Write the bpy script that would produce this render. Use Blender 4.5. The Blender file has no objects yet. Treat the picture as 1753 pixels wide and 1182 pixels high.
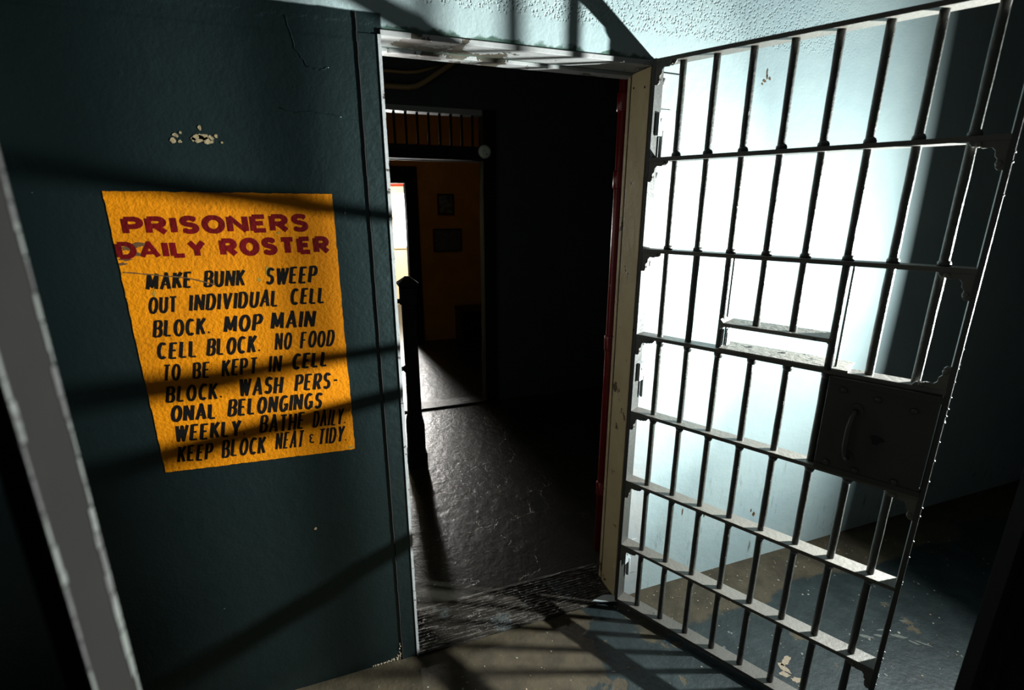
import bpy, bmesh, math, random
from mathutils import Vector, Matrix
random.seed(7)
R = math.radians
S = bpy.context.scene
COL = S.collection

# ------------------------------------------------------------------ camera
# World frame: X runs along the door wall to the right, Y goes through the
# doorway into the corridor, Z is up.  The wall face of the cell is Y = 0.
cam_d = bpy.data.cameras.new('camera'); cam = bpy.data.objects.new('camera', cam_d); COL.objects.link(cam)
cam_d.sensor_width = 36; cam_d.lens = 840.41 / 1753 * 36; cam_d.clip_start = 0.02
cam.location = (-0.9788, -1.4908, 1.6174)
_r = Vector((0.94277805, -0.33341663, 0.00170184)); _u = Vector((0.08895002, 0.25643017, 0.96246115)); _f = Vector((0.32133696, 0.90723587, -0.27141415))
cam.rotation_euler = Matrix((_r, _u, -_f)).transposed().to_euler()
cam_d.dof.use_dof = True; cam_d.dof.focus_distance = 1.8; cam_d.dof.aperture_fstop = 2.8
S.camera = cam

# ------------------------------------------------------------------ world, exposure
S.view_settings.view_transform = 'Standard'; S.view_settings.look = 'None'
S.view_settings.gamma = 1; S.view_settings.use_curve_mapping = False
S.view_settings.exposure = 0.0
w = bpy.data.worlds.new('world'); S.world = w; w.use_nodes = True
w.node_tree.nodes['Background'].inputs[0].default_value = (0.5, 0.75, 0.8, 1)
w.node_tree.nodes['Background'].inputs[1].default_value = 0.0015

# ------------------------------------------------------------------ lights
def area(name, loc, direction, size, power, color, spread=180, shape='DISK', size_y=None):
    l = bpy.data.lights.new(name, 'AREA'); l.shape = shape; l.size = size
    if size_y: l.size_y = size_y
    l.energy = power; l.color = color; l.spread = R(spread)
    o = bpy.data.objects.new(name, l); o.location = loc
    o.rotation_euler = Vector(direction).to_track_quat('-Z', 'Y').to_euler(); COL.objects.link(o)
    return o
# the hard lamp standing in the cell to the right, shining left along the wall
area('cell_lamp', (1.50, -0.88, 1.335), (-1, 0, 0), 0.075, 122, (0.93, 1.0, 1.0), spread=172, shape='ELLIPSE', size_y=0.035)
area('cell_lamp_beam', (1.50, -0.88, 1.335), (-1, 0, 0), 0.075, 115, (0.95, 1.0, 0.98), spread=95, shape='ELLIPSE', size_y=0.035)
# daylight entering the far room, streaming towards the corridor
area('far_daylight', (-0.27, 6.4, 1.45), (0.03, -1, -0.22), 0.30, 40, (1.0, 0.98, 0.94), spread=90)
# added unseen fill that brightens the cream wall of the far room
area('far_room_fill', (-2.0, 5.3, 2.3), (0.72, 0.55, -0.42), 0.3, 60, (1.0, 0.95, 0.82), spread=70)
# weak light from the open end of the corridor on the left
area('corridor_fill', (-1.75, 1.0, 1.7), (1, -0.25, -0.1), 0.5, 1.6, (1.0, 0.88, 0.7))
# dim warm area light in the orange room
area('orange_room_glow', (-0.2, 3.0, 2.45), (0.25, 0.9, -0.7), 0.3, 0.45, (1.0, 0.72, 0.4))

# ------------------------------------------------------------------ materials
def srgb(c):
    return tuple(((v / 255) / 12.92 if v / 255 <= 0.04045 else ((v / 255 + 0.055) / 1.055) ** 2.4) for v in c)
class NT:
    def __init__(s, name):
        s.m = bpy.data.materials.new(name); s.m.use_nodes = True
        s.n = s.m.node_tree.nodes; s.l = s.m.node_tree.links
        s.p = s.n['Principled BSDF']; s.tc = s.n.new('ShaderNodeTexCoord').outputs['Object']
    def noise(s, scale, detail=4, rough=0.55, dist=0, vec=None):
        t = s.n.new('ShaderNodeTexNoise'); t.inputs['Scale'].default_value = scale
        t.inputs['Detail'].default_value = detail; t.inputs['Roughness'].default_value = rough
        t.inputs['Distortion'].default_value = dist; s.l.new(vec or s.tc, t.inputs['Vector']); return t.outputs['Fac']
    def voro(s, scale, feature='F1', vec=None):
        t = s.n.new('ShaderNodeTexVoronoi'); t.feature = feature; t.inputs['Scale'].default_value = scale
        s.l.new(vec or s.tc, t.inputs['Vector']); return t.outputs['Distance']
    def scaled(s, v, off=(0, 0, 0)):
        t = s.n.new('ShaderNodeMapping'); t.inputs['Scale'].default_value = v; t.inputs['Location'].default_value = off
        s.l.new(s.tc, t.inputs['Vector']); return t.outputs['Vector']
    def warp(s, amount, scale):
        t = s.n.new('ShaderNodeTexNoise'); t.inputs['Scale'].default_value = scale; t.inputs['Detail'].default_value = 5
        s.l.new(s.tc, t.inputs['Vector'])
        v = s.n.new('ShaderNodeVectorMath'); v.operation = 'MULTIPLY_ADD'; s.l.new(t.outputs['Color'], v.inputs[0])
        v.inputs[1].default_value = (amount,) * 3; s.l.new(s.tc, v.inputs[2]); return v.outputs[0]
    def ramp(s, fac, a, b):           # smooth 0..1 mask between a and b
        t = s.n.new('ShaderNodeMapRange'); t.interpolation_type = 'SMOOTHSTEP'
        t.inputs['From Min'].default_value = a; t.inputs['From Max'].default_value = b
        s.l.new(fac, t.inputs['Value']); return t.outputs['Result']
    def math(s, op, a, b=None, c=None):
        t = s.n.new('ShaderNodeMath'); t.operation = op
        for i, v in enumerate((a, b, c)):
            if v is None: continue
            if isinstance(v, (int, float)): t.inputs[i].default_value = v
            else: s.l.new(v, t.inputs[i])
        return t.outputs[0]
    def xyz(s):
        t = s.n.new('ShaderNodeSeparateXYZ'); s.l.new(s.tc, t.inputs[0]); return t.outputs
    def mix(s, fac, a, b):
        t = s.n.new('ShaderNodeMix'); t.data_type = 'RGBA'
        if isinstance(fac, (int, float)): t.inputs[0].default_value = fac
        else: s.l.new(fac, t.inputs[0])
        for i, v in ((6, a), (7, b)):
            if isinstance(v, tuple): t.inputs[i].default_value = (*v, 1)
            else: s.l.new(v, t.inputs[i])
        return t.outputs[2]
    def color(s, c):
        if isinstance(c, tuple): s.p.inputs['Base Color'].default_value = (*c, 1)
        else: s.l.new(c, s.p.inputs['Base Color'])
    def rough(s, v):
        if isinstance(v, (int, float)): s.p.inputs['Roughness'].default_value = v
        else: s.l.new(v, s.p.inputs['Roughness'])
    def bump(s, h, strength, dist=0.01):
        t = s.n.new('ShaderNodeBump'); t.inputs['Strength'].default_value = strength; t.inputs['Distance'].default_value = dist
        s.l.new(h, t.inputs['Height']); s.l.new(t.outputs[0], s.p.inputs['Normal'])

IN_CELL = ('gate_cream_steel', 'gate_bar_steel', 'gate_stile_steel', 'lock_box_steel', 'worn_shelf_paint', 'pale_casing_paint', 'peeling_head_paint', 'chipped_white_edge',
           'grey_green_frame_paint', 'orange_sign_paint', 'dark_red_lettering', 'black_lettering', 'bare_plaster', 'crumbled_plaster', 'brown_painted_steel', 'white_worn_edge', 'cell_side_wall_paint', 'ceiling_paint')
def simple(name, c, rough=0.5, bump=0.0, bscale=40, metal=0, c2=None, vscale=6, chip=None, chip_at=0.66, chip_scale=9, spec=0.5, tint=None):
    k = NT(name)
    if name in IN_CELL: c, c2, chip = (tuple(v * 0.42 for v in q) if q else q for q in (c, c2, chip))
    col = c
    if c2: col = k.mix(k.ramp(k.noise(vscale, 5), 0.4, 0.62), c, c2)
    h = k.noise(bscale, 5)
    if chip:
        cm = k.ramp(k.noise(chip_scale, 6, 0.65), chip_at, chip_at + 0.02)
        col = k.mix(cm, col, chip); h = k.math('SUBTRACT', h, k.math('MULTIPLY', cm, 0.8))
    k.color(col); k.rough(rough); k.p.inputs['Metallic'].default_value = metal
    k.p.inputs['Specular IOR Level'].default_value = spec
    if tint: k.p.inputs['Specular Tint'].default_value = (*tint, 1)
    if bump: k.bump(h, bump, 0.004)
    return k.m

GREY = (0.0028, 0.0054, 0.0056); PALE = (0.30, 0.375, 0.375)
def wall_material():
    k = NT('cell_wall_paint'); x, y, z = k.xyz()
    wob = k.math('MULTIPLY', k.math('SUBTRACT', k.noise(9, 4), 0.5), 0.02)
    left = k.ramp(k.math('ADD', x, wob), -0.812, -0.818)
    low = k.ramp(k.math('ADD', z, k.math('MULTIPLY', wob, 0.5)), 2.103, 2.098)
    g = k.math('MULTIPLY', left, low)
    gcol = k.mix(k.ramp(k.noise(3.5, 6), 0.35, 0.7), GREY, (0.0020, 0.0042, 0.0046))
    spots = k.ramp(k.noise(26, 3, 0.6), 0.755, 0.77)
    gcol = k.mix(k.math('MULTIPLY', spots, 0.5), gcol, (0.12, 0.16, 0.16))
    pcol = k.mix(k.ramp(k.noise(2.5, 6), 0.4, 0.65), PALE, (0.26, 0.335, 0.345))
    # grime near the skirting and dribbles
    gr = k.math('MULTIPLY', k.ramp(k.noise(17, 6, 0.72, vec=k.scaled((1.8, 1, 0.3))), 0.56, 0.70), k.ramp(z, 0.75, 0.1))
    pcol = k.mix(k.math('MULTIPLY', gr, 0.8), pcol, (0.06, 0.055, 0.035))
    # green older coat showing along the head of the doorway
    hd = k.math('MULTIPLY', k.ramp(k.math('ADD', z, k.math('MULTIPLY', k.math('SUBTRACT', k.noise(13, 5), 0.5), 0.075)), 2.078, 2.068),
                k.math('MULTIPLY', k.ramp(z, 2.03, 2.04), k.ramp(x, 0.05, -0.02)))
    pcol = k.mix(hd, pcol, (0.06, 0.10, 0.08))
    k.color(k.mix(g, pcol, gcol))
    k.rough(k.math('MULTIPLY_ADD', g, -0.20, 0.6))
    k.l.new(k.math('MULTIPLY_ADD', g, 0.65, 0.3), k.p.inputs['Specular IOR Level'])
    k.p.inputs['Specular Tint'].default_value = (0.62, 0.95, 0.95, 1)
    stucco = k.math('MULTIPLY', k.ramp(k.voro(115, vec=k.warp(0.012, 60)), 0.50, 0.22), k.math('MULTIPLY', k.ramp(z, 2.13, 2.16), k.ramp(x, 1.1, 0.1)))
    pits = k.math('MULTIPLY', stucco, k.ramp(k.noise(45, 3), 0.40, 0.48))
    h = k.math('ADD', k.math('MULTIPLY', k.noise(110, 4, 0.6), 0.16), k.math('MULTIPLY', k.noise(22, 5), 0.42))
    h = k.math('SUBTRACT', h, k.math('MULTIPLY', pits, 0.75))
    h = k.math('SUBTRACT', h, k.math('MULTIPLY', hd, 0.15))
    k.bump(h, 0.75, 0.006)
    return k.m
M = {}
M['wall'] = wall_material()
M['dark_wall'] = simple('dark_green_wall_paint', (0.035, 0.055, 0.045), 0.55, 0.4, 30, c2=(0.03, 0.046, 0.04))
M['cell_dark'] = simple('cell_side_wall_paint', (0.02, 0.026, 0.028), 0.6, 0.4, 30)
M['orange_wall'] = simple('orange_plaster', (0.46, 0.20, 0.03), 0.8, 0.3, 60, c2=(0.40, 0.17, 0.026), spec=0.1)
M['cream_wall'] = simple('cream_block_wall', (0.70, 0.60, 0.40), 0.7, 0.3, 40)
M['black_paint'] = simple('black_painted_steel', (0.008, 0.009, 0.008), 0.75, 0.2, 50, spec=0.15)
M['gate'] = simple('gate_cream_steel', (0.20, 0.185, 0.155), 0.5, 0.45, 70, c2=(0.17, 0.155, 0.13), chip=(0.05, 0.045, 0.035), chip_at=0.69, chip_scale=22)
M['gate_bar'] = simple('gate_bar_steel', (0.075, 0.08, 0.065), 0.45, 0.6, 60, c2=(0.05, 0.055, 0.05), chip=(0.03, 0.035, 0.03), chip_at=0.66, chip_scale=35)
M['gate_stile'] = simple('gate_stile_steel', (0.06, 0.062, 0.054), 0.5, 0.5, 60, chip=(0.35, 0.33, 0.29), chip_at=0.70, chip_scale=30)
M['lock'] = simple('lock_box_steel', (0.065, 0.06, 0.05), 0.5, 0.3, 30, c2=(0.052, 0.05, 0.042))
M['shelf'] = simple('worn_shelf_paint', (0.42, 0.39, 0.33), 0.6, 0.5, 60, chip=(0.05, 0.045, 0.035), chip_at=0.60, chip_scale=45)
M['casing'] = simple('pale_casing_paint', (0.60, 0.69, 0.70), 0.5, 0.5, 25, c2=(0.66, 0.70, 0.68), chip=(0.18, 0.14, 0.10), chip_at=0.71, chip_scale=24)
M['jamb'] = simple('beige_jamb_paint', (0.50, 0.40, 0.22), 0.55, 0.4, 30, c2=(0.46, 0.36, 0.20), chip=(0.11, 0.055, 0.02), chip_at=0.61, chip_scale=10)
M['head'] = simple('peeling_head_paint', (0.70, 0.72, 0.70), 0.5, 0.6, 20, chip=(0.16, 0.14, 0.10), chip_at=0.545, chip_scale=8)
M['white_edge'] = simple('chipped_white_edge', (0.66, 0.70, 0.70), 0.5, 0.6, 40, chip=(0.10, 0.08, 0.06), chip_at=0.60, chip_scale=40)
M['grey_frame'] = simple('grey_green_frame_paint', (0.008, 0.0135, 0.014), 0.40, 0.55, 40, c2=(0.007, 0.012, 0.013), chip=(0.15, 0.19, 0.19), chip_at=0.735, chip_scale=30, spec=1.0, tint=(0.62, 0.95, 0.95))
M['crack'] = simple('dark_gap', (0.008, 0.008, 0.008), 0.9)
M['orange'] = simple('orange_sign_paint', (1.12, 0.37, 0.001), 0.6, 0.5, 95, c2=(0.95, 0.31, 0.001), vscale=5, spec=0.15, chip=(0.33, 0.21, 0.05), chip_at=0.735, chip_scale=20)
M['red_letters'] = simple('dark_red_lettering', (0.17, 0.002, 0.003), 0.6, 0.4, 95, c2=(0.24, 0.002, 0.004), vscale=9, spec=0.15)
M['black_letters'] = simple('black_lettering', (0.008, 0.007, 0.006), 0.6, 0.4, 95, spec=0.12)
M['stain'] = simple('dark_scuff', (0.07, 0.035, 0.008), 0.6, 0.4, 60)
M['olive'] = simple('olive_worn_paint', (0.24, 0.15, 0.015), 0.6, 0.4, 60)
M['bare'] = simple('bare_plaster', (0.46, 0.36, 0.19), 0.85, 0.6, 60)
M['scraped'] = simple('scraped_floor_paint', (0.055, 0.06, 0.052), 0.7, 0.6, 90)
M['rubble'] = simple('crumbled_plaster', (0.50, 0.40, 0.28), 0.9, 1.0, 120)
M['red_pipe'] = simple('red_pipe_paint', (0.15, 0.003, 0.004), 0.3, 0.3, 40, chip=(0.5, 0.35, 0.3), chip_at=0.70, chip_scale=14)
M['conduit'] = simple('tan_conduit', (0.35, 0.24, 0.11), 0.45, 0.2, 40)
M['detector'] = simple('off_white_plastic', (0.62, 0.72, 0.62), 0.5)
M['picture'] = simple('dim_print', (0.05, 0.05, 0.045), 0.35, 0, 5, c2=(0.16, 0.15, 0.13), vscale=22)
M['paper'] = simple('dim_paper', (0.06, 0.055, 0.045), 0.5, 0, 5, c2=(0.10, 0.09, 0.07), vscale=30)
M['wood_dark'] = simple('dark_wood', (0.03, 0.02, 0.012), 0.45, 0.2, 20)
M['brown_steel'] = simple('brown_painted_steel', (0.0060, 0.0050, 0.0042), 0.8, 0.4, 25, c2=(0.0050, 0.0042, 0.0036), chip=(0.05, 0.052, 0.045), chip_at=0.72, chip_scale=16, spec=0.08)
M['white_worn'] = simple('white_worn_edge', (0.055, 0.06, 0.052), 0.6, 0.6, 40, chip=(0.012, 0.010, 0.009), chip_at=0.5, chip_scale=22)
M['exit_red'] = simple('red_sign', (0.55, 0.04, 0.015), 0.5)
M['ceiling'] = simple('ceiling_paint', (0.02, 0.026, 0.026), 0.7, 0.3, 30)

def floor_material():
    k = NT('worn_floor'); x, y, z = k.xyz()
    n1 = k.noise(2.3, 6, 0.6); n2 = k.noise(9, 6, 0.65)
    blend = k.math('MULTIPLY_ADD', n2, 0.5, n1)
    worn = k.ramp(blend, 0.89, 0.92)                       # paint gone, brown cement
    # strip of bare cement at the foot of the wall, right of the door
    strip = k.math('MULTIPLY', k.ramp(k.math('MULTIPLY_ADD', k.math('SUBTRACT', n1, 0.5), 0.35, y), -0.22, -0.19), k.ramp(x, 0.0, 0.05))
    # brown cement apron in front of the threshold
    apron = k.math('MULTIPLY', k.ramp(k.math('MULTIPLY_ADD', k.math('SUBTRACT', blend, 0.75), 0.9, x), -0.16, -0.20), k.ramp(y, 0.1, 0.0))
    worn = k.math('MAXIMUM', worn, k.math('MAXIMUM', strip, apron))
    paint = k.mix(k.ramp(n2, 0.35, 0.7), (0.0050, 0.0095, 0.0100), (0.013, 0.0205, 0.021))
    cem = k.mix(k.ramp(n2, 0.35, 0.65), (0.024, 0.018, 0.009), (0.046, 0.036, 0.019))
    col = k.mix(worn, paint, cem)
    cream = k.ramp(k.noise(5.5, 5, 0.55, vec=k.scaled((1, 1, 1), (3.1, 1.7, 0))), 0.735, 0.745)
    col = k.mix(cream, col, (0.15, 0.13, 0.085))
    speck = k.math('MULTIPLY', k.ramp(k.voro(34, vec=k.warp(0.03, 20)), 0.16, 0.12), k.ramp(k.noise(7, 3), 0.52, 0.60))
    col = k.mix(speck, col, (0.18, 0.18, 0.15))
    # corridor: bare dark trowelled cement
    cor = k.ramp(y, 0.17, 0.19)
    ccol = k.mix(k.ramp(k.noise(4, 6, 0.6), 0.35, 0.7), (0.020, 0.019, 0.015), (0.034, 0.032, 0.026))
    k.color(k.mix(cor, col, ccol))
    crack = k.ramp(k.voro(1.9, 'DISTANCE_TO_EDGE', k.warp(0.6, 4.2)), 0.0, 0.006)
    h = k.math('ADD', k.math('MULTIPLY', k.noise(16, 6, 0.6), 0.6), k.math('MULTIPLY', k.noise(70, 4, 0.6), 0.25))
    h = k.math('SUBTRACT', h, k.math('MULTIPLY', k.math('MULTIPLY', worn, k.math('SUBTRACT', 1.0, cor)), 0.12))
    h = k.math('ADD', h, k.math('MULTIPLY', speck, 0.2))
    h = k.math('ADD', h, k.math('MULTIPLY', cor, k.math('MULTIPLY', k.noise(19, 6, 0.62, 0.5), 0.55)))
    h = k.math('ADD', h, k.math('MULTIPLY', crack, k.math('MULTIPLY', cor, 0.25)))
    k.bump(h, 0.7, 0.008)
    k.p.inputs['Specular IOR Level'].default_value = 0.35
    k.rough(k.math('MULTIPLY_ADD', cor, -0.21, k.math('MULTIPLY_ADD', k.math('MULTIPLY', worn, k.math('SUBTRACT', 1.0, cor)), 0.2, 0.52)))
    return k.m
M['floor'] = floor_material()

def tread_material():
    k = NT('worn_tread_steel')
    v = k.scaled((9, 75, 75))
    r = k.ramp(k.noise(1.6, 3, 0.5, 0.6, v), 0.50, 0.60)
    n = k.noise(5, 6, 0.6)
    col = k.mix(r, (0.018, 0.015, 0.011), (0.06, 0.052, 0.042))
    col = k.mix(k.math('MULTIPLY', k.ramp(n, 0.56, 0.64), 0.6), col, (0.09, 0.11, 0.11))
    k.color(col); k.rough(0.42); k.p.inputs['Metallic'].default_value = 0.25
    k.bump(k.math('ADD', r, k.math('MULTIPLY', k.noise(60, 3), 0.2)), 1.0, 0.006)
    return k.m
M['tread'] = tread_material()

def emissive(name, c, strength):
    k = NT(name); k.p.inputs['Base Color'].default_value = (*c, 1)
    k.p.inputs['Emission Color'].default_value = (*c, 1); k.p.inputs['Emission Strength'].default_value = strength; return k.m
M['daylight'] = emissive('daylight_outside', (1.0, 1.0, 0.96), 14)

# ------------------------------------------------------------------ mesh helpers
class MB:
    def __init__(s): s.bm = bmesh.new()
    def box(s, x0, x1, y0, y1, z0, z1):
        v = [s.bm.verts.new((x, y, z)) for x in (x0, x1) for y in (y0, y1) for z in (z0, z1)]
        for f in ((0, 1, 3, 2), (4, 6, 7, 5), (0, 4, 5, 1), (2, 3, 7, 6), (0, 2, 6, 4), (1, 5, 7, 3)):
            s.bm.faces.new([v[i] for i in f])
        return s
    def prism(s, pts, d, axis='y', o=0.0):
        """pts: 2-D outline; extruded from o to o+d along axis (y: pts are x,z; z: pts are x,y)"""
        def P(a, b, t): return (a, t, b) if axis == 'y' else ((a, b, t) if axis == 'z' else (t, a, b))
        A = [s.bm.verts.new(P(a, b, o)) for a, b in pts]; B = [s.bm.verts.new(P(a, b, o + d)) for a, b in pts]
        s.bm.faces.new(A[::-1]); s.bm.faces.new(B)
        for i in range(len(pts)):
            j = (i + 1) % len(pts); s.bm.faces.new([A[i], A[j], B[j], B[i]])
        return s
    def tube(s, path, r, n=14, caps=True, close=False):
        path = [Vector(p) for p in path]; rings = []
        rr = r if isinstance(r, (list, tuple)) else [r] * len(path)
        prev = None
        for i, p in enumerate(path):
            d = (path[min(i + 1, len(path) - 1)] - path[max(i - 1, 0)]).normalized()
            ref = prev if prev else (Vector((0, 0, 1)) if abs(d.z) < 0.9 else Vector((1, 0, 0)))
            a = d.cross(ref).normalized(); b = a.cross(d).normalized(); prev = b
            rings.append([s.bm.verts.new(p + rr[i] * (math.cos(2 * math.pi * k / n) * a + math.sin(2 * math.pi * k / n) * b)) for k in range(n)])
        for q in range(len(rings) - 1):
            for k in range(n):
                f = s.bm.faces.new([rings[q][k], rings[q][(k + 1) % n], rings[q + 1][(k + 1) % n], rings[q + 1][k]]); f.smooth = True
        if caps:
            s.bm.faces.new(rings[0][::-1]); s.bm.faces.new(rings[-1])
        return s
    def dome(s, c, d, r, h, n=12):
        c = Vector(c); d = Vector(d).normalized()
        return s.tube([c, c + d * h * 0.45, c + d * h * 0.8, c + d * h], [r, r * 0.88, r * 0.6, r * 0.15], n)
    def build(s, name, mat, parent=None, bevel=0.0, seg=2):
        bmesh.ops.recalc_face_normals(s.bm, faces=s.bm.faces)
        me = bpy.data.meshes.new(name); s.bm.to_mesh(me); s.bm.free()
        me.materials.append(mat if not isinstance(mat, str) else M[mat])
        o = bpy.data.objects.new(name, me); COL.objects.link(o)
        if parent: o.parent = parent
        if bevel:
            b = o.modifiers.new('bevel', 'BEVEL'); b.width = bevel; b.segments = seg; b.limit_method = 'ANGLE'; b.angle_limit = R(40)
        return o
def tag(o, label=None, cat=None, group=None, kind=None):
    if label: o['label'] = label
    if cat: o['category'] = cat
    if group: o['group'] = group
    if kind: o['kind'] = kind
    return o
def empty(name, loc=(0, 0, 0), rz=0, **k):
    o = bpy.data.objects.new(name, None); o.location = loc; o.rotation_euler.z = rz; COL.objects.link(o); o.empty_display_size = 0.1
    return tag(o, **k)
def struct(o, label, cat=None):
    return tag(o, label, cat, kind='structure')

# ------------------------------------------------------------------ room shell
XL, XR, YB, ZC = -2.5, 2.9, -3.2, 2.8
DL, DR, DH = -0.82, 0.02, 2.05         # the doorway
struct(MB().box(-3.2, 3.4, -3.4, 7.2, -0.15, 0).build('floor', 'floor'), 'worn teal painted floor of the cell and dark cement of the corridor', 'floor')
struct(MB().box(-3.2, 3.4, -3.4, 7.2, ZC, ZC + 0.1).build('ceiling', 'ceiling'), 'dark ceiling above the cell and corridor', 'ceiling')
b = MB(); b.box(XL, DL, 0, 0.12, 0, ZC); b.box(0.03, XR, 0, 0.12, 0, ZC); b.box(DL, 0.03, 0, 0.12, DH, ZC)
wf = struct(b.build('wall_front', 'wall'), 'grey painted wall left of the doorway, pale blue above it and behind the gate', 'wall')
struct(MB().box(XL - 0.1, XL, YB, 2.3, 0, ZC).build('wall_left', 'cell_dark'), 'dark side wall left of the cell', 'wall')
struct(MB().box(XR, XR + 0.1, YB, 2.3, 0, ZC).build('wall_right', 'cell_dark'), 'dark side wall right of the cell', 'wall')
struct(MB().box(XL - 0.1, XR + 0.1, YB - 0.1, YB, 0, ZC).build('wall_rear', 'cell_dark'), 'dark wall behind the camera', 'wall')

# bare plaster chips on the grey wall
def blob(cx, cz, rx, rz, n=11, jit=0.4):
    return [(cx + rx * math.cos(2 * math.pi * i / n) * random.uniform(1 - jit, 1 + jit * 0.5), cz + rz * math.sin(2 * math.pi * i / n) * random.uniform(1 - jit, 1 + jit * 0.5)) for i in range(n)]
b = MB()
for cx, cz, rx, rz in ((-1.276, 1.779, .018, .010), (-1.255, 1.774, .012, .009), (-1.264, 1.783, .014, .008), (-1.286, 1.776, .006, .005), (-1.235, 1.785, .004, .005), (-1.247, 1.779, .006, .008),
                       (-1.268, 1.803, .004, .008), (-1.330, 1.772, .007, .006), (-1.322, 1.784, .006, .005), (-1.315, 1.770, .004, .004), (-1.224, 1.771, .0025, .003), (-1.311, 1.790, .003, .003),
                       (-0.945, 1.60, .002, .003), (-1.12, 0.62, .004, .005)):
    b.prism(blob(cx, cz, rx, rz), -0.0012)
struct(b.build('bare_plaster_patch', 'bare', wf), 'cream plaster showing through chipped grey paint')
b = MB()
for cx, cz, rx, rz in ((.485, 2.068, .003, .014), (.478, 2.040, .010, .005), (.500, 2.048, .007, .006), (.488, 2.054, .004, .008), (.470, 2.030, .004, .004), (.269, .413, .006, .016), (.739, .248, .008, .012), (.72, .27, .004, .010), (.33, .35, .003, .02), (.45, .31, .004, .012)):
    b.prism(blob(cx, cz, rx, rz), -0.0008)
struct(b.build('brown_scuff', 'stain', wf), 'small brown scuffs on the pale wall behind the gate')
b = MB()
for i in range(60):
    t = random.random(); r = random.uniform(.0018, .005)
    x = -0.885 - 0.10 * t ** 1.7; z = 0.004 + random.uniform(0, 0.05) * (1 - t) ** 3
    b.dome((x, 0.001, z), (0, -1, 0.2), r, r * 0.7, 7)
for i in range(16):
    r = random.uniform(.0015, .004); b.dome((-0.882 + random.uniform(-.007, .007), 0.0, random.uniform(0.0, 0.075)), (0, -1, 0.1), r, r, 7)
struct(b.build('crumbled_plaster', 'rubble', wf), 'crumbled tan plaster at the foot of the grey wall')
# fine plaster cracks (raised hairline ridges)
def crack(pts, name='hairline_crack', w_=0.0012, mat='grey_frame'):
    b = MB(); P = []
    for (a, c) in zip(pts[:-1], pts[1:]):
        for i in range(6):
            t = i / 6; P.append((a[0] + (c[0] - a[0]) * t + random.uniform(-.002, .002), -0.0003, a[1] + (c[1] - a[1]) * t + random.uniform(-.002, .002)))
    b.tube(P, w_, 5); return struct(b.build(name, mat, wf), 'thin crack ridge in the paint')
crack([(-1.045, 2.07), (-1.03, 2.0), (-1.005, 1.96), (-0.975, 1.955), (-0.95, 1.965)])
crack([(-1.08, 1.86), (-1.05, 1.85), (-1.0, 1.855), (-0.96, 1.85), (-0.93, 1.846)])

# marks and grit on the cell floor
fl = bpy.data.objects['floor']
def floor_blob(cx, cy, rx, ry, rot=0, n=17):
    P = []
    for i in range(n):
        a = 2 * math.pi * i / n; q = random.uniform(0.65, 1.15); u = rx * q * math.cos(a); v = ry * q * math.sin(a)
        P.append((cx + u * math.cos(rot) - v * math.sin(rot), cy + u * math.sin(rot) + v * math.cos(rot)))
    return P
b = MB()
for c in ((.455, -.480, .030, .012, .3), (.425, -.500, .014, .030, .2), (.405, -.520, .012, .020, .9), (.430, -.552, .020, .012, -.5)): b.prism(floor_blob(*c), 0.0009, 'z', 0.0)
struct(b.build('cream_paint_patch', 'rubble', fl), 'cream patches where the teal floor paint has flaked')
b = MB()
for c in ((.84, -.50, .030, .008, -.6), (.90, -.52, .030, .006, -.5), (.965, -.545, .034, .008, -.6), (1.02, -.60, .030, .005, -.9), (1.06, -.50, .018, .005, -.4), (.28, -.36, .012, .006, .5), (.93, -.50, .020, .004, -.3), (.99, -.585, .020, .005, -1.0)): b.prism(floor_blob(*c), 0.0006, 'z', 0.0)
struct(b.build('scraped_paint', 'scraped', fl), 'greyish scraped streaks in the teal floor paint')
b = MB()
for i in range(330):
    x = random.uniform(-0.9, 1.8); y = random.uniform(-1.0, -0.03)
    if random.random() < 0.35: y = -0.02 - abs(random.gauss(0, 0.08)); x = random.uniform(0.15, 1.3)
    s_ = random.choice((.0012, .0016, .002, .0028, .004))
    b.prism(floor_blob(x, y, s_, s_ * random.uniform(.4, .9), random.uniform(0, 3), 6), s_ * 0.5, 'z', 0.0)
tag(b.build('floor_grit', 'rubble'), 'pale grit and paint flakes scattered over the teal cell floor', 'grit', kind='stuff')

# ------------------------------------------------------------------ door_1 : steel frame of the doorway
d1 = struct(empty('door_1', (0, 0, 0)), 'steel door frame set in the cell wall, pale and chipped', 'door frame')
# left: grey casing strip with black joint, chipped white lip
b = MB(); b.box(-0.877, -0.827, -0.0035, 0, 0, 2.05); struct(b.build('casing_left', 'grey_frame', d1, 0.001), 'grey painted steel casing strip')
b = MB()
pz = 0.0
while pz < 2.09:
    q = random.uniform(0.02, 0.05); dx = random.uniform(-.0006, .0006)
    b.box(-0.8792 + dx, -0.8768 + dx, -0.0038, 0.002, pz, min(pz + q, 2.095)); pz += q
struct(b.build('joint_gap', 'crack', d1), 'black joint beside the casing')
b = MB(); zz = 0.0
while zz < 2.05:
    q = random.uniform(0.012, 0.05); e = random.uniform(0, 0.0018)
    b.box(-0.8265, -0.8185 + e, -0.006, 0.13, zz, min(zz + q, 2.05)); zz += q
struct(b.build('jamb_left', 'white_edge', d1), 'chipped white edge of the left jamb')
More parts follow.
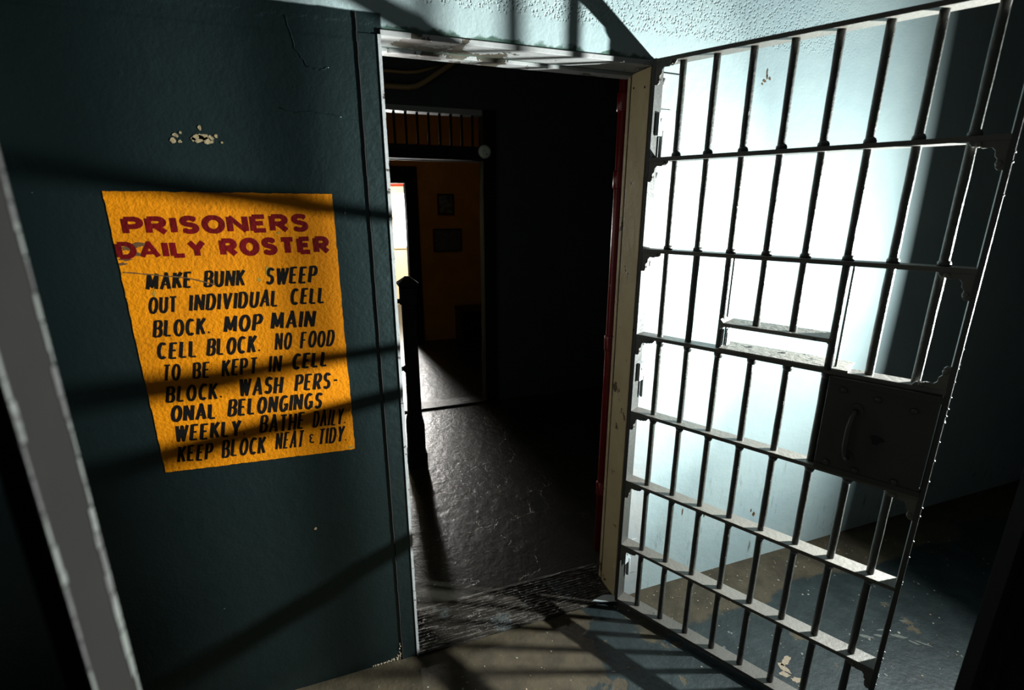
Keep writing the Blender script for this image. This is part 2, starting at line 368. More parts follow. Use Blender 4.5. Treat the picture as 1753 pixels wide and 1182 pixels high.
# right: beige reveal with a stop groove, and pale casing plate on the wall
b = MB(); b.box(0.010, 0.035, -0.008, 0.100, 0, 2.045); struct(b.build('jamb_right', 'jamb', d1, 0.002), 'beige painted reveal with brown chips')
b = MB(); b.box(0.016, 0.035, 0.100, 0.112, 0, 2.045); struct(b.build('stop_groove', 'crack', d1), 'dark groove of the door stop')
b = MB(); b.box(0.012, 0.035, 0.112, 0.128, 0, 2.040); struct(b.build('door_stop', 'jamb', d1, 0.002), 'beige door stop strip')
for x, z in ((0.0095, 1.99), (0.0095, 2.0)):
    b = MB(); b.dome((0.0102, 0.02 if z < 2 else 0.085, z), (-1, 0, 0), 0.004, 0.002)
    struct(b.build('screw', 'crack', d1), 'screw head in the reveal')
plate = [(0.033, 0.0), (0.140, 0.0), (0.141, 0.7), (0.139, 1.5), (0.1405, 2.028), (0.033, 2.030)]
b = MB(); b.prism(plate, -0.009); struct(b.build('casing_right', 'casing', d1, 0.002), 'pale blue casing plate with rivets')
for x, z in ((0.062, 2.005), (0.062, 1.72), (0.062, 1.425), (0.062, 1.135), (0.064, 0.84), (0.066, 0.55), (0.066, 0.17)):
    b = MB(); b.dome((x, -0.009, z), (0, -1, 0), 0.0095, 0.006, 14)
    struct(b.build('rivet', 'casing', d1), 'round rivet head on the casing plate')
# head of the frame
b = MB(); b.box(DL, DR + 0.01, -0.006, 0.090, 2.048, 2.062); struct(b.build('frame_head', 'head', d1, 0.0015), 'peeling white door head with brown patches')
b = MB(); b.box(DL, DR, 0.090, 0.104, 2.056, 2.064); struct(b.build('head_groove', 'crack', d1), 'dark groove across the door head')
b = MB(); b.box(DL, DR, 0.104, 0.150, 2.040, 2.062); struct(b.build('head_stop', 'head', d1, 0.0015), 'peeling stop strip of the door head')
# threshold plate
b = MB(); b.box(DL, 0.030, -0.012, 0.205, 0.0, 0.012)
struct(b.build('threshold', 'tread', d1, 0.003), 'worn steel tread plate across the doorway')
b = MB()
for i in range(62):
    for j in range(15):
        x = DL + 0.012 + i * 0.0134 + (j % 2) * 0.0067; y = -0.006 + j * 0.0140
        if x > 0.015 or y > 0.196: continue
        h = random.uniform(0.0008, 0.003)
        b.prism([(x - 0.0075, y), (x, y + 0.0022), (x + 0.0075, y + 0.001), (x, y - 0.0016)], h, 'z', 0.0118)
tp = struct(b.build('tread_pattern', 'tread', d1), 'raised lozenges worn smooth on the tread plate')
# curled steel strip and flake by the hinge foot
b = MB(); b.prism([(-0.10, -0.005), (-0.02, -0.03), (0.028, -0.045), (0.030, -0.010), (-0.03, 0.012)], 0.004, 'z', 0.014)
struct(b.build('loose_flashing', 'casing', d1), 'bent strip of metal at the foot of the jamb')

# ------------------------------------------------------------------ the open barred gate
ga = R(-61.2)
gate = tag(empty('cell_gate', (0, -0.04, 0), ga), 'tall open cell gate of steel bars with a lock box and food slot', 'gate')
GW, DEP, RT = 0.85, 0.055, 0.0125
ZR = [2.050, 1.764, 1.4745, 1.175, 0.8804, 0.5893, 0.2984, 0.030]
SB = [0.082, 0.182, 0.284, 0.386, 0.487, 0.588, 0.684, 0.783]
for z in ZR:
    b = MB(); b.box(0.004, GW - 0.004, 0, DEP, z - RT / 2, z + RT / 2); b.build('rail', 'gate', gate, 0.0012)
def stile(s0, s1, rough_):
    b = MB(); z = 0.022; pts = []
    b.box(s0, s1, 0, DEP, 0.022, 2.058)
    return b.build('stile', 'gate_stile', gate, 0.0015)
stile(-0.006, 0.0065, 0); stile(GW - 0.0065, GW + 0.006, 0)
b = MB()
for i in range(40):
    z = random.uniform(0.1, 2.0); r = random.uniform(.0012, .0028); b.dome((GW + 0.006, 0.0 + random.uniform(0, 0.003), z), (1, -0.6, 0), r, r, 6)
pf = b.build('paint_flakes', 'casing', gate); pf['kind'] = 'stuff'; pf['label'] = 'pale flakes of paint along the edge of the outer upright'
ym = DEP / 2
def bar(s, z0, z1, name='bar', ym=DEP / 2):
    b = MB(); n = max(2, int((z1 - z0) / 0.05)); path = []; rr = []
    for i in range(n + 1):
        path.append((s + random.uniform(-.0004, .0004), ym, z0 + (z1 - z0) * i / n)); rr.append(0.0103 + random.uniform(-.0004, .0004))
    b.tube(path, rr, 14)
    for z in ZR:
        if z0 < z < z1 or abs(z - z1) < 0.02 or abs(z - z0) < 0.02:
            if z > 1.3 and z < z1 - 0.03:
                b.tube([(s + .001, ym, z + RT / 2), (s + .001, ym, z + RT / 2 + 0.008), (s + .002, ym, z + RT / 2 + 0.015)], [0.0145, 0.0145, 0.0105], 10)
            if z < 1.3 and z > z0 + 0.03:
                b.tube([(s + .001, ym, z - RT / 2), (s + .002, ym, z - RT / 2 - 0.012), (s + .002, ym, z - RT / 2 - 0.022)], [0.0145, 0.0145, 0.0105], 10)
    return b.build(name, 'gate_bar', gate)
SLOTZ = 1.262
for i, s in enumerate(SB):
    if i in (3, 4):
        bar(s, SLOTZ, 2.05); bar(s, 0.03, 1.175)
    elif i == 5:
        bar(s, 1.475, 2.05); bar(s, 0.03, 1.175); bar(0.592, 1.18, 1.470, 'slot_bar', 0.006)
    elif i >= 6:
        bar(s, 1.15, 2.05); bar(s, 0.03, 0.885)
    else: bar(s, 0.03, 2.05)
# food slot: lower rail, side guides, shelf
b = MB()
b.prism([(0.288, SLOTZ - .016), (0.300, SLOTZ - .006), (0.578, SLOTZ - .006), (0.590, SLOTZ - .018), (0.590, SLOTZ + .014), (0.580, SLOTZ + .0062), (0.298, SLOTZ + .0062), (0.288, SLOTZ + .018)], 0.095)
b.build('slot_rail', 'shelf', gate, 0.001)
for s, y0, y1, z1 in ((0.2895, DEP, 0.105, 1.470), (0.6065, 0.024, 0.030, 1.470)):
    b = MB(); b.box(s - 0.003, s + 0.003, y0, y1, 1.175, z1)
    b.build('slot_guide', 'gate_bar', gate, 0.001)
b = MB(); b.box(0.560, 0.628, DEP - 0.002, 0.100, 1.4695, 1.474); b.build('slot_cap', 'shelf', gate, 0.001)
b = MB(); b.box(0.292, 0.640, 0.0, 0.108, 1.1815, 1.187)
sh = b.build('slot_shelf', 'shelf', gate, 0.001); sh['label'] = 'worn pale shelf below the food slot'
for s in (0.365, 0.462):
    b = MB(); b.tube([(s, 0.075, 1.187), (s, 0.075, 1.1885)], 0.007, 12); b.build('bolt_hole', 'crack', sh)
b = MB(); b.box(0.300, 0.306, 0.03, 0.06, 1.19, 1.245); b.dome((0.300, 0.03, 1.236), (-.3, -1, 0), 0.006, 0.004); b.build('slot_latch', 'casing', gate, 0.001)
# lock box
lb = MB().box(0.602, GW - 0.010, -0.012, 0.050, 0.888, 1.168).build('lock_box', 'lock', gate, 0.0015)
lb['label'] = 'square steel lock box riveted into the gate'
MB().box(0.602, GW - 0.006, -0.0145, -0.012, 1.150, 1.168).build('edge_strip', 'lock', lb, 0.0008)
MB().box(0.602, GW - 0.006, -0.0145, -0.012, 0.888, 0.904).build('edge_strip', 'lock', lb, 0.0008)
def arc3(c, r, a0, a1, n=8): return [(c[0] + r * math.cos(R(a0 + (a1 - a0) * i / n)), c[1] + r * math.sin(R(a0 + (a1 - a0) * i / n))) for i in range(n + 1)]
b = MB(); hz0, hz1, hs = 0.942, 1.085, 0.676
b.tube([(hs, -0.012, hz0), (hs, -0.026, hz0 + .004), (hs - .004, -0.038, hz0 + .018), (hs - .006, -0.042, hz0 + .045), (hs - .006, -0.042, hz1 - .045), (hs - .004, -0.038, hz1 - .018), (hs, -0.026, hz1 - .004), (hs, -0.012, hz1)],
       [.008, .0065, .006, .007, .007, .006, .0065, .008], 12)
for z in (hz0, hz1): b.prism(blob(hs, z, 0.017, 0.022, 14, 0.06), -0.003, 'y', -0.012)
b.build('pull_handle', 'lock', lb)['label'] = 'vertical pull handle on the lock box'
b = MB(); kc = (0.733, 1.016)
b.prism([(kc[0] - .017, kc[1] + .004), (kc[0] - .006, kc[1] + .013), (kc[0] + .006, kc[1] + .011), (kc[0] + .018, kc[1] + .002), (kc[0] + .007, kc[1] - .006), (kc[0] + .004, kc[1] - .014), (kc[0] - .008, kc[1] - .013), (kc[0] - .009, kc[1] - .004)], -0.0016, 'y', -0.012)
b.build('keyhole', 'crack', lb)['label'] = 'black keyhole'
for s, z in ((0.64, 1.135), (0.718, 1.128), (0.795, 1.118), (0.632, 0.915), (0.700, 0.914), (0.788, 0.912)):
    b = MB(); b.dome((s, -0.0145, z), (0, -1, 0), 0.0085, 0.004); b.build('rivet', 'lock', lb)
# corner gussets
def gusset(side, z, down=True):
    o = [(0, 0), (.066, 0), (.066, -.004), (.060, -.011), (.048, -.010), (.042, -.015), (.026, -.014), (.020, -.021), (.019, -.032), (.014, -.038), (.014, -.056), (.009, -.062), (0, -.062)]
    sg = 1 if side == 'L' else -1; s0 = 0.006 if side == 'L' else GW - 0.006; zz = z - RT / 2 if down else z + RT / 2
    b = MB(); b.prism([(s0 + sg * a, zz + (c if down else -c)) for a, c in o], 0.007, 'y', 0.0)
    g_ = b.build('corner_gusset', 'gate', gate, 0.001)
    for a, c in ((.050, -.006), (.009, -.048)):
        b = MB(); b.dome((s0 + sg * a, 0.0, zz + (c if down else -c)), (0, -1, 0), 0.007, 0.004, 10)
        b.dome((s0 + sg * a, 0.007, zz + (c if down else -c)), (0, 1, 0), 0.0075, 0.006, 10)
        b.build('rivet', 'gate', g_)
for z in ZR[:7]: gusset('L', z)
for z in (ZR[1], ZR[2], ZR[4], ZR[6]): gusset('R', z)
gusset('R', ZR[3], False)
# hinges: strap on the gate + barrel, leaf on the casing
for z in (1.872, 1.035, 0.235):
    b = MB()
    b.box(-0.004, 0.020, 0.020, DEP + 0.004, z - 0.034, z + 0.034)                         # strap tab on the upright
    b.tube([(0.016, DEP + 0.000, z - 0.100), (0.016, DEP + 0.000, z - 0.018)], 0.0085, 14)   # barrel
    b.tube([(0.016, DEP, z - 0.104), (0.016, DEP, z - 0.100)], 0.006, 12)
    h = b.build('hinge', 'casing', gate, 0.001); h['label'] = 'pale painted hinge with barrel'
    b = MB(); b.dome((0.0205, 0.035, z + 0.012), (1, 0, 0), 0.007, 0.004); b.build('rivet', 'casing', h)
for z in (1.872, 1.035, 0.235):
    b = MB(); b.prism([(0.043, z - 0.115), (0.108, z - 0.115), (0.108, z - 0.045), (0.098, z - 0.030), (0.098, z + 0.05), (0.050, z + 0.05)], -0.005, 'y', -0.009)
    lf = struct(b.build('hinge_leaf', 'casing', d1, 0.001), 'hinge leaf riveted to the casing')
    for dx, dz in ((0.066, 0.018), (0.066, -0.014)):
        b = MB(); b.dome((dx, -0.014, z + dz), (0, -1, 0), 0.009, 0.006, 14); struct(b.build('rivet', 'casing', lf), 'hinge rivet')

# ------------------------------------------------------------------ painted sign
sx0, sx1, sz0, sz1 = -1.491, -0.976, 0.885, 1.651
pts = []
def edge(a, c, n, j):
    for i in range(n):
        t = i / n; pts.append((a[0] + (c[0] - a[0]) * t + random.uniform(-j, j), a[1] + (c[1] - a[1]) * t + random.uniform(-j, j)))
edge((-1.487, 0.893), (-0.977, 0.879), 40, .0012); edge((-0.977, 0.879), (-0.975, 1.650), 50, .0013)
edge((-0.975, 1.650), (-1.494, 1.652), 40, .0012); edge((-1.494, 1.652), (-1.487, 0.893), 50, .0011)
sign = MB().prism(pts, -0.0012).build('painted_sign', 'orange')
tag(sign, 'orange painted roster notice with red heading and black lettering on the grey wall', 'sign')

def arc(cx, cy, rx, ry, a0, a1, n=10):
    return [(cx + rx * math.cos(R(a0 + (a1 - a0) * i / n)), cy + ry * math.sin(R(a0 + (a1 - a0) * i / n))) for i in range(n + 1)]
G = {
 'A': (.80, [[(0, 0), (.40, 1), (.80, 0)], [(.14, .30), (.66, .30)]]),
 'B': (.66, [[(.0, 0), (.0, 1)], [(0, .98)] + arc(.36, .75, .26, .23, 90, -90) + [(0, .52)], [(0, .52)] + arc(.38, .27, .28, .25, 90, -90) + [(0, .02)]]),
 'C': (.68, [arc(.38, .5, .36, .48, 50, 310, 16)]),
 'D': (.72, [[(0, 0), (0, 1)], [(0, .98)] + arc(.30, .5, .40, .48, 90, -90, 14) + [(0, .02)]]),
 'E': (.56, [[(0, 0), (0, 1)], [(0, .97), (.55, .97)], [(0, .52), (.46, .52)], [(0, .03), (.56, .03)]]),
 'F': (.54, [[(0, 0), (0, 1)], [(0, .97), (.55, .97)], [(0, .52), (.44, .52)]]),
 'G': (.72, [arc(.38, .5, .36, .48, 50, 330, 16), [(.42, .44), (.72, .44), (.70, .06)]]),
 'H': (.68, [[(0, 0), (0, 1)], [(.66, 0), (.66, 1)], [(0, .5), (.66, .5)]]),
 'I': (.06, [[(.03, 0), (.03, 1)]]),
 'K': (.66, [[(0, 0), (0, 1)], [(.62, 1), (.05, .42)], [(.22, .58), (.66, 0)]]),
 'L': (.52, [[(0, 1), (0, .03)], [(0, .03), (.54, .03)]]),
 'M': (.90, [[(0, 0), (.06, 1)], [(.06, 1), (.44, .15), (.84, 1)], [(.84, 1), (.88, 0)]]),
 'N': (.72, [[(0, 0), (0, 1)], [(0, 1), (.70, 0)], [(.70, 0), (.70, 1)]]),
 'O': (.80, [arc(.40, .5, .38, .48, 0, 360, 22)]),
 'P': (.62, [[(0, 0), (0, 1)], [(0, .97)] + arc(.34, .71, .28, .26, 90, -90) + [(0, .45)]]),
 'R': (.68, [[(0, 0), (0, 1)], [(0, .97)] + arc(.34, .72, .28, .25, 90, -90) + [(0, .47)], [(.28, .47), (.66, 0)]]),
 'S': (.62, [[(.57, .84)] + arc(.31, .745, .26, .225, 45, 260, 10) + [(.36, .50)] + arc(.31, .265, .27, .235, 80, -135, 10) + [(.06, .14)]]),
 'T': (.66, [[(.33, 0), (.33, 1)], [(0, .96), (.66, .96)]]),
 'U': (.66, [[(0, 1)] + arc(.33, .34, .33, .32, 180, 360, 12) + [(.66, 1)]]),
 'V': (.70, [[(0, 1), (.34, .02), (.70, 1)]]),
 'W': (1.0, [[(0, 1), (.24, .02), (.50, .92), (.74, .02), (1.02, 1)]]),
 'Y': (.68, [[(0, 1), (.33, .46), (.68, 1)], [(.33, .46), (.33, 0)]]),
 '.': (.10, [[(.0, .08), (.14, .08)]]),
 '-': (.42, [[(.05, .46), (.42, .46)]]),
 '&': (.55, [[(.50, .80)] + arc(.28, .76, .22, .20, 30, 270, 10), [(.28, .53)] + arc(.28, .28, .26, .26, 90, 330, 12)]),
}
def word_mesh(b, text, x0, x1, zb0, zb1, cap0, cap1, wt, slant, y, vary=True, brush=0.7):
    """write one word between x0 and x1; wt = stroke weight as a fraction of cap height"""
    capm = (cap0 + cap1) / 2; ng = len(text) - 1; GAP = 0.13 if vary else 0.05
    for _ in range(6):
        k = (x1 - x0 - slant * capm * 0.8 - (ng + 1) * wt * capm) / (sum(G[c][0] for c in text) + ng * GAP)
        if vary and wt * capm > 0.37 * k: wt *= 0.93
    gap = GAP + wt * capm / k; pen = wt * capm / k / 2; cnt = 0
    for ch in text:
        gw, strokes = G[ch]; jz = random.uniform(-.02, .02) if vary else 0; js = random.uniform(-.03, .03) if vary else 0
        for st in strokes:
            P = []
            for (u, v) in st:
                xx = x0 + (pen + u) * k; t = (xx - x0) / (x1 - x0); cap = cap0 + (cap1 - cap0) * t
                v2 = wt * 0.42 + v * (1 - wt * 0.84)
                P.append((xx + (slant + js) * cap * v2, zb0 + (zb1 - zb0) * t + cap * (v2 + jz)))
            cap = cap0
            for i in range(len(P) - 1):
                a, c = P[i], P[i + 1]; dx, dz = c[0] - a[0], c[1] - a[1]; L = math.hypot(dx, dz) or 1e-6
                vert = abs(dz) / L; hw = wt * cap * 0.5 * (brush + (1 - brush) * vert)
                if ch in 'NMWVA' and abs(dx) / L > 0.3: hw *= 0.82
                nx, nz = -dz / L * hw, dx / L * hw
                ex = 0.0
                cnt += 1; yy = y - 0.000004 * (cnt % 40)
                sk = 0.18 * hw if vary else 0
                q = [(a[0] + nx - dx / L * sk, a[1] + nz), (c[0] + nx, c[1] + nz), (c[0] - nx + dx / L * sk, c[1] - nz), (a[0] - nx, a[1] - nz)]
                b.bm.faces.new([b.bm.verts.new((p[0], yy, p[1])) for p in q])
                if i > 0:
                    b.bm.faces.new([b.bm.verts.new((a[0] + hw * math.cos(2 * math.pi * m / 12), yy - 0.000002, a[1] + hw * math.sin(2 * math.pi * m / 12))) for m in range(12)])
            if ch == 'O':
                a = P[0]; b.bm.faces.new([b.bm.verts.new((a[0] + wt * cap * .48 * math.cos(2 * math.pi * m / 12), y - 0.0002, a[1] + wt * cap * .48 * math.sin(2 * math.pi * m / 12))) for m in range(12)])
        pen += gw + gap
# (word, crop coordinates already turned into wall metres: x0, x1, baseline0, baseline1, cap0, cap1)
LINES = [(1, [('PRISONERS', -1.4697, -1.0409, 1.5466, 1.5483, 0.0461, 0.0519)]),
         (1, [('DAILY', -1.4923, -1.2952, 1.4888, 1.4871, 0.0438, 0.0467), ('ROSTER', -1.2654, -0.9918, 1.4881, 1.4883, 0.049, 0.0509)]),
         (0, [('MAKE', -1.4465, -1.3358, 1.4077, 1.4085, 0.0457, 0.047), ('BUNK', -1.3168, -1.2119, 1.4089, 1.4077, 0.0472, 0.047), ('SWEEP', -1.1703, -1.0303, 1.407, 1.4066, 0.0503, 0.052)]),
         (0, [('OUT', -1.4519, -1.3793, 1.3461, 1.3466, 0.0467, 0.0462), ('INDIVIDUAL', -1.3605, -1.136, 1.3467, 1.346, 0.0478, 0.0504), ('CELL', -1.114, -1.014, 1.3475, 1.3471, 0.0499, 0.0496)]),
         (0, [('BLOCK.', -1.4523, -1.3112, 1.2827, 1.2805, 0.0492, 0.0496), ('MOP', -1.2882, -1.1857, 1.2814, 1.2803, 0.0498, 0.0525), ('MAIN', -1.1711, -1.0483, 1.2821, 1.2797, 0.0527, 0.0527)]),
         (0, [('CELL', -1.4532, -1.3521, 1.2218, 1.2187, 0.049, 0.0517), ('BLOCK.', -1.3384, -1.1953, 1.2203, 1.218, 0.0518, 0.0536), ('NO', -1.1679, -1.1166, 1.2199, 1.2196, 0.0539, 0.053), ('FOOD', -1.1016, -1.0017, 1.2189, 1.2189, 0.0532, 0.0521)]),
         (0, [('TO', -1.4515, -1.4013, 1.1606, 1.1598, 0.0494, 0.05), ('BE', -1.3806, -1.3312, 1.1596, 1.1583, 0.0495, 0.0501), ('KEPT', -1.3112, -1.2129, 1.1575, 1.1554, 0.0519, 0.0531), ('IN', -1.1929, -1.151, 1.1562, 1.1562, 0.0518, 0.0538), ('CELL', -1.1316, -1.0246, 1.1579, 1.1581, 0.0517, 0.049)]),
         (0, [('BLOCK.', -1.4533, -1.3081, 1.0982, 1.0925, 0.0498, 0.0531), ('WASH', -1.2769, -1.1544, 1.093, 1.0898, 0.0565, 0.055), ('PERS-', -1.1308, -1.0018, 1.09, 1.0868, 0.0553, 0.0554)]),
         (0, [('ONAL', -1.4518, -1.3323, 1.04, 1.0345, 0.0524, 0.0493), ('BELONGINGS', -1.3128, -1.0528, 1.0348, 1.0284, 0.0557, 0.0542)]),
         (0, [('WEEKLY.', -1.4517, -1.2655, 0.979, 0.9724, 0.0535, 0.0528), ('BATHE', -1.239, -1.1083, 0.9731, 0.9674, 0.0579, 0.058), ('DAILY.', -1.0937, -0.9852, 0.9685, 0.9663, 0.0565, 0.0553)]),
         (0, [('KEEP', -1.4553, -1.3589, 0.9171, 0.9109, 0.0516, 0.056), ('BLOCK', -1.3443, -1.2214, 0.9115, 0.908, 0.0593, 0.0561), ('NEAT', -1.2026, -1.1144, 0.9132, 0.9083, 0.0563, 0.0591), ('&', -1.106, -1.0914, 0.919, 0.9182, 0.0313, 0.034), ('TIDY.', -1.085, -0.99, 0.9084, 0.9083, 0.0561, 0.0555)])]
for red, words in LINES:
    for wd in words:
        b = MB()
        if red: word_mesh(b, *wd, 0.30, 0.0, -0.0016, vary=False, brush=0.85)
        elif wd[0] == '&': word_mesh(b, *wd, 0.13, 0.0, -0.0016)
        else: word_mesh(b, *wd, 0.172, 0.20, -0.0016)
        # give the paint a hair of thickness
        ext = bmesh.ops.extrude_face_region(b.bm, geom=b.bm.faces[:])
        for v in ext['geom']:
            if isinstance(v, bmesh.types.BMVert): v.co.y += 0.0003
        o = b.build('heading_word' if red else 'roster_word', 'red_letters' if red else 'black_letters', sign)
        o['label'] = ('dark red heading word ' if red else 'black brushed word ') + wd[0]
# dark scuff and old crack at the left of the sign
b = MB()
for cx, cz, rx, rz in ((-1.462, 1.515, .022, .007), (-1.440, 1.525, .020, .006), (-1.475, 1.49, .016, .005), (-1.452, 1.500, .020, .005), (-1.484, 1.478, .010, .004)):
    b.prism(blob(cx, cz, rx, rz, 15, 0.5), -0.0004, 'y', -0.0012)
cp = [(-1.486, 1.457), (-1.45, 1.452), (-1.40, 1.444), (-1.35, 1.437), (-1.30, 1.420), (-1.285, 1.414)]
for (a, c) in zip(cp[:-1], cp[1:]):
    b.prism([(a[0], a[1] - .0016), (c[0], c[1] - .0012), (c[0], c[1] + .001), ((a[0] + c[0]) / 2, (a[1] + c[1]) / 2 + .0022), (a[0], a[1] + .001)], -0.0005, 'y', -0.0012)
b.build('scuff', 'stain', sign)['label'] = 'dark scuff and crack near the left edge'
for cx, cz, rx, rz in ((-1.158, 1.447, .010, .014), (-1.183, 1.425, .006, .006), (-1.43, 1.40, .003, .01), (-1.12, 1.548, .004, .004), (-0.99, 0.887, .010, .005)):
    b = MB(); b.prism(blob(cx, cz, rx, rz, 13, 0.5), -0.0003, 'y', -0.0012)
    b.build('worn_spot', 'olive', sign)['label'] = 'grey wall showing through worn orange paint'

# ------------------------------------------------------------------ corridor beyond
Y2 = 2.30
OX0, OX1 = -1.45, 0.125
b = MB(); b.box(-3.1, OX0, Y2, Y2 + .14, 0, ZC); b.box(OX1 + 0.10, 3.3, Y2, Y2 + .14, 0, ZC); b.box(OX0, OX1 + 0.10, Y2, Y2 + .14, 2.30, ZC)
struct(b.build('wall_corridor', 'dark_wall'), 'dark green wall across the corridor', 'wall')
d2 = struct(empty('door_2', (0, 0, 0)), 'black steel door frame with barred transom across the corridor', 'door frame')
b = MB(); b.box(OX1, OX1 + .10, Y2 - .02, Y2 + .10, 0, 2.30); struct(b.build('jamb_right', 'black_paint', d2, 0.003), 'black jamb')
b = MB(); b.box(OX0, OX0 + .08, Y2 - .02, Y2 + .10, 0, 2.30); struct(b.build('jamb_left', 'black_paint', d2, 0.003), 'black jamb')
b = MB(); b.box(OX0 + .08, OX1, Y2 - .02, Y2 + .10, 1.950, 2.045); struct(b.build('transom_rail', 'black_paint', d2, 0.003), 'black rail under the barred transom')
b = MB(); b.box(OX0 + .08, OX1, Y2 - .01, Y2 + .10, 2.262, 2.30); struct(b.build('frame_head', 'casing', d2, 0.003), 'pale head of the transom')
b = MB(); b.box(OX0 + .08, OX1, Y2 + .095, Y2 + .105, 1.945, 1.952); struct(b.build('lip', 'casing', d2), 'pale lip under the transom rail')
k = 0; x = OX1 - 0.066
while x > OX0 + 0.1:
    b = MB(); b.tube([(x, Y2 + .03, 2.04), (x, Y2 + .03, 2.265)], 0.0095, 10); struct(b.build('transom_bar', 'black_paint', d2), 'black transom bar'); x -= 0.0815
b = MB(); b.box(OX0 + .08, OX1, Y2 - .02, Y2 + .13, 0, 0.014); struct(b.build('threshold', 'tread', d2, 0.003), 'worn sill across the far doorway')

# smoke detector
sd = tag(empty('smoke_detector', (0.135, Y2 - 0.02, 2.012)), 'round off-white smoke detector on the black frame beside the barred transom', 'smoke detector')
b = MB(); b.tube([(0, 0, 0), (0, -0.012, 0), (0, -0.026, 0), (0, -0.032, 0)], [.048, .048, .043, .030], 28); b.build('housing', 'detector', sd)
b = MB(); b.tube([(-.008, -0.0325, .006), (-.008, -0.034, .006)], .004, 8); b.build('sensor_hole', 'crack', sd)
b = MB(); b.tube([(.008, -0.0325, -.018), (.008, -0.034, -.018)], .005, 8); b.build('sensor_hole', 'crack', sd)
# tan conduits near the ceiling
b = MB(); b.tube([(-1.6, 2.24, 2.40), (-.60, 2.24, 2.40), (-.42, 2.24, 2.402), (-.36, 2.24, 2.412), (-.31, 2.24, 2.436), (-.12, 2.24, 2.56), (.02, 2.24, 2.66)], .018, 12)
tag(b.build('conduit', 'conduit'), 'thicker tan conduit bending up the corridor wall above the transom', 'conduit')
b = MB(); b.tube([(-1.6, 2.27, 2.50), (-.42, 2.27, 2.50), (-.34, 2.27, 2.51), (-.16, 2.27, 2.565)], .011, 10)
tag(b.build('conduit', 'conduit'), 'thin tan conduit running above the thicker bent one', 'conduit')
# red standpipe
rp = tag(empty('red_pipe', (0.103, 0.30, 0)), 'red painted upright pipe behind the right door jamb', 'pipe')
b = MB(); b.tube([(0, 0, 0), (0, 0, 2.8)], .018, 18); b.build('pipe', 'red_pipe', rp)
for z in (0.34, 1.05, 1.72, 2.0):
    b = MB(); b.tube([(0, 0, z - .035), (0, 0, z - .03), (0, 0, z + .03), (0, 0, z + .035)], [.019, .023, .023, .019], 18); b.build('coupling', 'red_pipe', rp)
# black iron post
np_ = tag(empty('iron_post', (-0.600, 1.42, 0)), 'black iron newel post with pyramid cap just inside the corridor', 'post')
b = MB(); b.box(-.052, .052, -.052, .052, 0, .30); b.box(-.060, .060, -.060, .060, 0, .10)
b.build('base', 'black_paint', np_, 0.004)
def sq(z0, r0, z1, r1, bb):
    v = [bb.bm.verts.new((sx * r, sy * r, z)) for z, r in ((z0, r0), (z1, r1)) for sx, sy in ((-1, -1), (1, -1), (1, 1), (-1, 1))]
    bb.bm.faces.new(v[3::-1]); bb.bm.faces.new(v[4:])
    for i in range(4): bb.bm.faces.new([v[i], v[(i + 1) % 4], v[4 + (i + 1) % 4], v[4 + i]])
b = MB(); sq(.30, .052, .36, .040, b); sq(.36, .040, 1.08, .038, b); b.build('shaft', 'black_paint', np_, 0.003)
b = MB(); sq(1.06, .046, 1.16, .046, b); sq(1.16, .046, 1.175, .058, b); sq(1.175, .058, 1.19, .058, b); sq(1.19, .054, 1.225, .012, b); b.build('cap', 'black_paint', np_, 0.002)
for z in (1.08, 0.66):
    b = MB(); b.tube([(-.036, 0, z), (-.050, 0, z), (-.052, 0, z), (-.066, 0, z)], [.022, .022, .015, .015], 6); b.build('bolt', 'black_paint', np_)

# orange room
Y3 = 4.45
b = MB(); b.box(-0.175, 3.3, Y3, Y3 + .12, 0, ZC); b.box(-3.1, -0.95, Y3, Y3 + .12, 0, ZC); b.box(-0.95, -0.175, Y3, Y3 + .12, 1.87, ZC)
struct(b.build('wall_orange', 'orange_wall'), 'orange plaster wall of the far room', 'wall')
d3 = struct(empty('door_3', (0, 0, 0)), 'black framed doorway to the sunlit room', 'door frame')
b = MB(); b.box(-0.175, -0.03, Y3 - .02, Y3 + .10, 0, 2.055); struct(b.build('jamb_right', 'black_paint', d3, 0.004), 'black jamb')
b = MB(); b.box(-1.09, -0.95, Y3 - .02, Y3 + .10, 0, 2.055); struct(b.build('jamb_left', 'black_paint', d3, 0.004), 'black jamb')
b = MB(); b.box(-0.95, -0.175, Y3 - .02, Y3 + .10, 1.872, 2.055); struct(b.build('frame_head', 'black_paint', d3, 0.004), 'black door head')
def picture(x0, x1, z0, z1, mat, label, name):
    t = tag(empty(name, ((x0 + x1) / 2, Y3, z0)), label, 'picture'); w2 = (x1 - x0) / 2; h_ = z1 - z0
    b = MB(); e = 0.016
    for q in ((-w2, w2, 0, e), (-w2, w2, h_ - e, h_), (-w2, -w2 + e, e, h_ - e), (w2 - e, w2, e, h_ - e)): b.box(q[0], q[1], -.022, 0, q[2], q[3])
    b.build('frame', 'black_paint', t)
    MB().box(-w2 + e, w2 - e, -.012, 0, e, h_ - e).build('print', mat, t)
picture(.193, .388, 1.523, 1.760, 'picture', 'small upright dark framed picture, upper of two on the orange wall', 'framed_picture')
picture(.128, .469, 1.094, 1.363, 'paper', 'wide dark framed notice, lower of two on the orange wall', 'framed_notice')
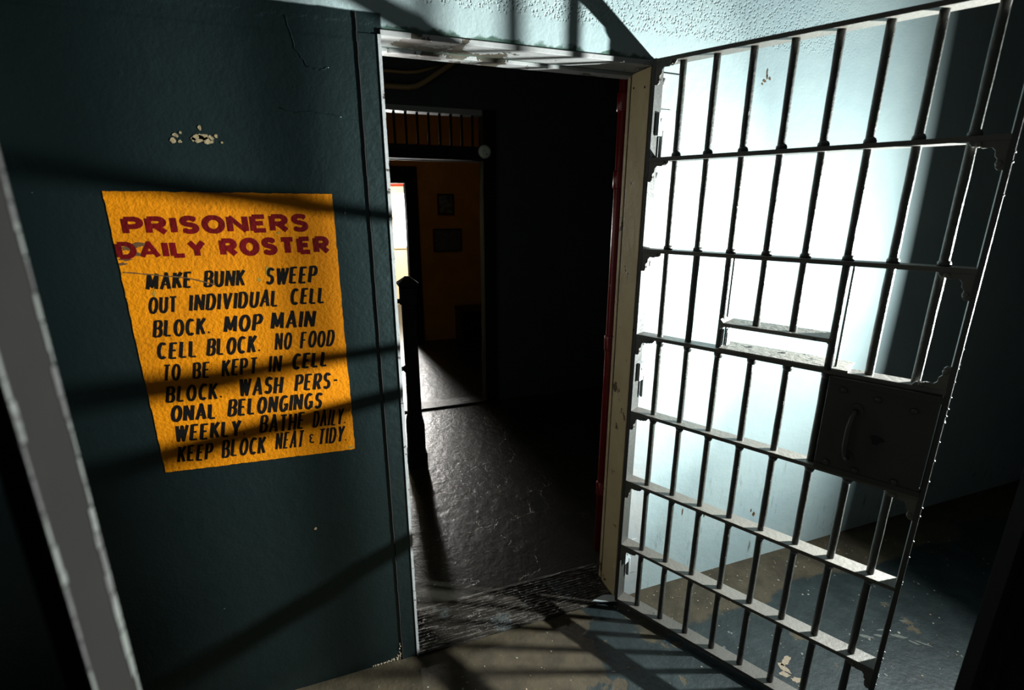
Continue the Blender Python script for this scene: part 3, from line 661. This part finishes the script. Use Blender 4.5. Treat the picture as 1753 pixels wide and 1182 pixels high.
# low cabinet against the orange wall
cb = tag(empty('low_cabinet', (0.60, Y3 - 0.20, 0)), 'low dark wooden cabinet at the foot of the orange wall', 'cabinet')
MB().box(-.25, .25, -.17, .17, .40, .43).build('top', 'wood_dark', cb, 0.003)
b = MB(); b.box(-.24, -.22, -.16, .17, .0, .40); b.box(.22, .24, -.16, .17, 0, .40); b.box(-.22, .22, .15, .17, .05, .40); b.box(-.22, .22, -.16, .15, .05, .07); b.box(-.22, .22, -.16, .15, .20, .215); b.build('body', 'wood_dark', cb, 0.002)
MB().box(-.14, .20, -.165, -.155, .215, .30).build('drawer', 'wood_dark', cb, 0.002)
# far sunlit room
struct(MB().box(-3.1, 3.3, 7.0, 7.1, 0, ZC).build('wall_far', 'cream_wall'), 'cream block wall of the sunlit room', 'wall')
struct(MB().box(-3.2, -3.1, 2.3, 7.1, 0, ZC).build('wall_side_left', 'cream_wall'), 'side wall of the far rooms', 'wall')
struct(MB().box(3.3, 3.4, 2.3, 7.1, 0, ZC).build('wall_side_right', 'dark_wall'), 'right side wall of the far rooms', 'wall')
wn = struct(empty('window_1', (0, 0, 0)), 'bright window in the sunlit room', 'window')
b = MB(); b.box(-0.04, 0.30, 6.985, 7.0, 0.98, 1.82); struct(b.build('pane', 'daylight', wn), 'glowing window pane')
b = MB()
for q in ((-0.08, 0.34, .94, .98), (-0.08, 0.34, 1.82, 1.86), (-0.08, -0.04, .98, 1.82), (0.30, 0.34, .98, 1.82)): b.box(q[0], q[1], 6.97, 7.0, q[2], q[3])
struct(b.build('window_frame', 'cream_wall', wn), 'cream window frame')
tag(MB().box(-0.5, 0.16, 6.955, 6.975, 1.94, 2.015).build('red_band', 'exit_red'), 'red band above the window in the sunlit room', 'sign')

# ------------------------------------------------------------------ foreground uprights
sp = tag(empty('steel_upright', (-1.1775, -1.108, 0)), 'brown flat steel upright with chipped white edges at the near left', 'post')
b = MB(); b.box(-.0075, .0075, -.028, .028, 0, ZC); b.build('flat_bar', 'brown_steel', sp, 0.001)
def chipped_edge(y0, side):
    b = MB(); z = 0.0
    while z < 2.75:
        q = random.uniform(.008, .03); wv = abs(math.sin(z * 31) * .4 + math.sin(z * 77) * .35) * .005 + .0015 + (0.006 * math.exp(-((z - 1.30) / .06) ** 2) if side > 0 else 0)
        ya, yb = (y0 - wv, y0 + .0006) if side > 0 else (y0 - .0006, y0 + wv)
        b.box(.0070, .0082, ya, yb, z, z + q * .93); z += q
    b.build('chipped_edge', 'white_worn', sp)['label'] = 'worn white paint along the edge'
chipped_edge(.028, 1); chipped_edge(-.028, -1)
rg = tag(empty('fluted_upright', (0.135, -1.085, 0), R(-20)), 'dark ribbed steel upright at the lower right edge', 'post')
b = MB(); prof = [(0, 0), (.012, 0), (.016, .006), (.026, .006), (.030, 0), (.044, 0), (.048, .006), (.060, .006), (.064, 0), (.09, 0), (.094, .006), (.2, .006), (.2, .03), (0, .03)]
b.prism(prof, ZC, 'z'); b.build('ribbed_face', 'black_paint', rg, 0.001)
